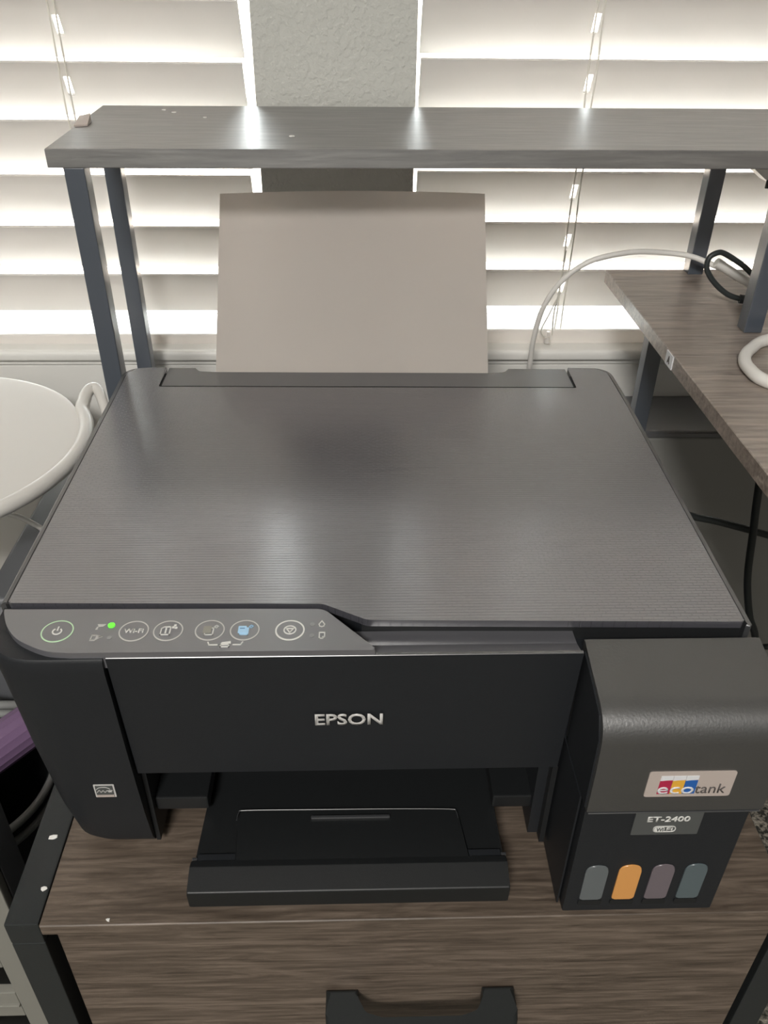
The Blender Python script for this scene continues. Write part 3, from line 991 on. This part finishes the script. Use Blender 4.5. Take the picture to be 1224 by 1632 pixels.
# thin white cord from the left, ending on the dark case
tag(obj('thin_cable', bm_tube([(-0.46, 0.585, 0.034), (-0.40, 0.60, 0.052), (-0.340, 0.605, 0.052), (-0.3020, 0.604, 0.0415), (-0.2840, 0.600, 0.0345), (-0.262, 0.585, 0.0325), (-0.225, 0.57, 0.0325)], 0.0024, 8), M['wcable'], None, 60),
    'thin white cord crossing from the left onto the charcoal case', 'cord')

# round black bin with the purple tube lying across it
bx, by, bz = -0.3080, 0.4180, -0.0720
bn = thing('waste_bin', 'round black bin with a grey rim beside the cabinet frame', 'bin', (bx, by, FZ))
obj('bin_body', bm_lathe([(0, FZ), (0.055, FZ), (0.068, bz - 0.004), (0.0655, bz - 0.004), (0.053, FZ + 0.006), (0, FZ + 0.006)], bx, by, 48), M['binblack'], bn, 50)
for r_, z_ in ((0.0700, bz - 0.003), (0.0715, bz - 0.016)):
    obj('bin_rim', bm_tube([(bx + r_ * math.cos(a * PI / 16), by + r_ * math.sin(a * PI / 16), z_) for a in range(33)], 0.0030, 8, 2), M['bingrey'], bn, 60)
sec = []
for k in range(36):
    q = 1.0 if k % 2 else 0.965
    sec.append((q * math.cos(2 * PI * k / 36), q * math.sin(2 * PI * k / 36)))
tag(obj('purple_tube', bm_tube([(-0.330, 0.3560, -0.0500), (-0.2743, 0.4285, -0.0500), (-0.2250, 0.4925, -0.0500)], 0.0172, 36, 4, section=sec), M['purple'], None, 20),
    'purple ridged plastic tube lying across the black bin', 'tube')
for i, (dz, lab) in enumerate(((0.0, 'upper white cord looping over the black bin behind the purple tube'), (-0.010, 'lower white cord looping over the black bin behind the purple tube'))):
    tag(obj('thin_cable', bm_tube([(-0.365, 0.4450, -0.062 + dz), (-0.318, 0.4640, -0.0440 + dz), (-0.288, 0.4680, -0.0480 + dz), (-0.262, 0.4880, -0.070 + dz)], 0.0034, 8), M['bingrey'], None, 60),
        lab, 'cord', 'white cords over the bin')

# off-white slatted rack, with a dark grey upright behind its front frame
rk = thing('slatted_rack', 'off-white slatted plastic rack at the lower left of the cabinet', 'rack', (-0.30, 0.33, FZ))
obj('front_stile', bm_box(-0.2480, -0.2265, 0.3020, 0.3100, FZ, 0.03, 0.0015), M['rackwhite'], rk)
obj('front_stile', bm_box(-0.420, -0.400, 0.3020, 0.3100, FZ, 0.03, 0.0015), M['rackwhite'], rk)
z = -0.0960
k = 0
while z > FZ + 0.04:
    ra = obj('slat', bm_box(-0.400, -0.2480, 0.3025, 0.3095, z - 0.0335, z, 0.001), M['rackwhite'], rk)
    obj('slat_ridge', bm_box(-0.400, -0.2480, 0.3005, 0.3030, z - 0.0170, z - 0.0150, 0.0005), M['rackwhite'], ra)
    z -= 0.0680
obj('front_panel', bm_box(-0.400, -0.2480, 0.3060, 0.3095, -0.0960, 0.03), M['rackwhite'], rk)
up = obj('upright', bm_box(-0.2460, -0.2265, 0.3105, 0.3340, FZ, 0.03, 0.001), M['caseblack'], rk)
up['label'] = 'dark grey upright'
obj('upright', bm_box(-0.420, -0.400, 0.3105, 0.3340, FZ, 0.03, 0.001), M['caseblack'], rk)


# ================================================================== RIGHT SIDE
dc = thing('equipment_case', 'dark grey smooth case under the desk board by the window wall', 'case', (0.40, 0.78, FZ))
obj('case_body', bm_box(0.2865, 0.56, 0.7380, 0.8220, -0.470, 0.0400, 0.003, 3), M['case'], dc)
obj('case_top', bm_box(0.2860, 0.5605, 0.7375, 0.8225, 0.0395, 0.0470, 0.006, 4), M['caseblack'], dc)  # window tint and desk shade put into the top's colour
for x in (0.300, 0.54):
    for y in (0.752, 0.81):
        obj('foot', bm_lathe([(0, FZ), (0.009, FZ), (0.009, -0.469), (0, -0.469)], x, y, 14), M['binblack'], dc)

tag(obj('black_cable', bm_tube([(0.3320, 0.605, 0.1835), (0.3470, 0.60, 0.060), (0.3530, 0.60, 0.023), (0.3620, 0.60, -0.032), (0.3760, 0.60, -0.079), (0.3960, 0.605, -0.125),
                                (0.43, 0.63, -0.26), (0.45, 0.66, FZ + 0.006), (0.50, 0.68, FZ + 0.005)], 0.0036, 8), M['bcable'], None, 60),
    'black cable curving down from under the right desk board', 'cable')
tag(obj('black_cable', bm_tube([(0.1980, 0.575, 0.075), (0.2450, 0.608, 0.053), (0.2980, 0.615, 0.0290), (0.3270, 0.615, 0.0215), (0.3740, 0.614, 0.0075), (0.45, 0.62, -0.02), (0.56, 0.66, -0.05), (0.70, 0.735, -0.10), (0.88, 0.742, -0.16)], 0.0034, 8), M['bcable'], None, 60),
    'black power cable running right from the side of the printer', 'cable')
tag(obj('black_cable', bm_tube([(0.3560, 0.59, -0.135), (0.3960, 0.598, -0.121), (0.4150, 0.60, -0.117), (0.52, 0.66, -0.135), (0.70, 0.735, -0.19), (0.88, 0.744, -0.22)], 0.0030, 8), M['bcable'], None, 60),
    'lowest short length of black cable, beside the right edge of the tank', 'cable')

tag(obj('white_cable', bm_tube([(0.168, 0.79, -0.20), (0.1725, 0.785, 0.05), (0.1720, 0.775, 0.108), (0.1718, 0.771, 0.135), (0.1775, 0.770, 0.167), (0.1922, 0.770, 0.1930), (0.2160, 0.770, 0.2115),
                                (0.2500, 0.7695, 0.2200), (0.2790, 0.7690, 0.2205), (0.3090, 0.7640, 0.2180), (0.345, 0.752, 0.2080), (0.42, 0.735, 0.1988), (0.60, 0.70, 0.1988), (0.86, 0.56, 0.1988)], 0.0026, 10), M['wcable'], None, 60),
    'white cable arching from behind the printer onto the desk board', 'cable')
tag(obj('white_cable', bm_tube([(0.86, 0.50, 0.2008), (0.62, 0.57, 0.2008), (0.440, 0.615, 0.2008), (0.370, 0.621, 0.2008), (0.3210, 0.6085, 0.2008), (0.3010, 0.5915, 0.2008), (0.2890, 0.5740, 0.2008), (0.2850, 0.5540, 0.2008), (0.2905, 0.5320, 0.2008), (0.325, 0.502, 0.2008), (0.40, 0.47, 0.2008), (0.60, 0.44, 0.2008), (0.86, 0.40, 0.2008)], 0.0046, 12), M['wcable'], None, 60),
    'thick white cable bent on the desk board before the front shelf leg', 'cable')
uc = thing('usb_cable', 'black looped cable with a plug lying on the right desk board', 'cable', (0.33, 0.70, 0.196))
obj('cord', bm_tube([(0.3360, 0.6980, 0.2008), (0.3223, 0.70, 0.2048), (0.3088, 0.70, 0.2145), (0.2988, 0.70, 0.2266), (0.2982, 0.7005, 0.2363), (0.3053, 0.702, 0.2406), (0.3139, 0.705, 0.2385),
                     (0.3329, 0.708, 0.2277), (0.3556, 0.712, 0.2129), (0.40, 0.715, 0.1990)], 0.0024, 10), M['bcable'], uc, 60)
obj('plug', bm_tube([(0.3330, 0.6990, 0.2012), (0.3470, 0.6960, 0.2004)], 0.0040, 10), M['bcable'], uc, 60)
tg = bm_tube([(0.3150, 0.722, 0.2260), (0.3240, 0.722, 0.2210), (0.3400, 0.726, 0.2120), (0.3620, 0.728, 0.2010)], 0.0042, 10, 6)
tag(obj('white_cable', tg, M['wcable'], None, 60), 'white flat cable end beside the black looped cable on the desk board', 'cable')

# ================================================================== white chips and crumbs
def chip(x, y, z, s, label, seedv, group):
    rnd = random.Random(seedv)
    pts = []
    for k in range(7):
        a = 2 * PI * k / 7
        q = s * rnd.uniform(0.35, 0.95)
        pts.append((x + 1.3 * q * math.cos(a), y + q * math.sin(a)))
    o = obj('paint_chip', bm_prism(pts, z, z + 0.0008, 'z', 0.0002, 1), M['fleck'], None, None)
    tag(o, label, 'chip', group)


G = 'white paint chips'
chip(-0.1896, 0.3140, 0.0, 0.0034, 'largest white paint chip, on the black cabinet frame left of the printer', 3, G)
chip(-0.1850, 0.2804, 0.0, 0.0019, 'small white paint chip on the black cabinet frame near its front end', 5, G)
chip(-0.1437, 0.2608, 0.0, 0.0014, 'tiny white paint chip on the front edge of the brown cabinet top', 8, G)
chip(-0.0498, 0.6745, 0.3350, 0.0027, 'white fleck alone near the middle of the dark shelf', 11, G)
chip(-0.1266, 0.7531, 0.3350, 0.0024, 'white fleck third along the dark shelf from its left end', 12, G)
chip(-0.1555, 0.7766, 0.3350, 0.0025, 'white fleck second along the dark shelf from its left end', 13, G)
chip(-0.1662, 0.7890, 0.3350, 0.0023, 'white fleck nearest the left end of the dark shelf, by its back edge', 14, G)

# added ceiling lamp, unseen behind the camera, that fills the room with light
cl = thing('fill_lamp', 'added unseen round fill lamp on the ceiling', 'lamp', (-0.4, -1.5, CZ))
obj('fill_lamp_base', bm_lathe([(0, CZ), (0.33, CZ), (0.33, CZ - 0.03), (0.32, CZ - 0.03), (0.315, CZ - 0.045), (0, CZ - 0.045)], -0.4, -1.5, 40), M['lampglass'], cl)
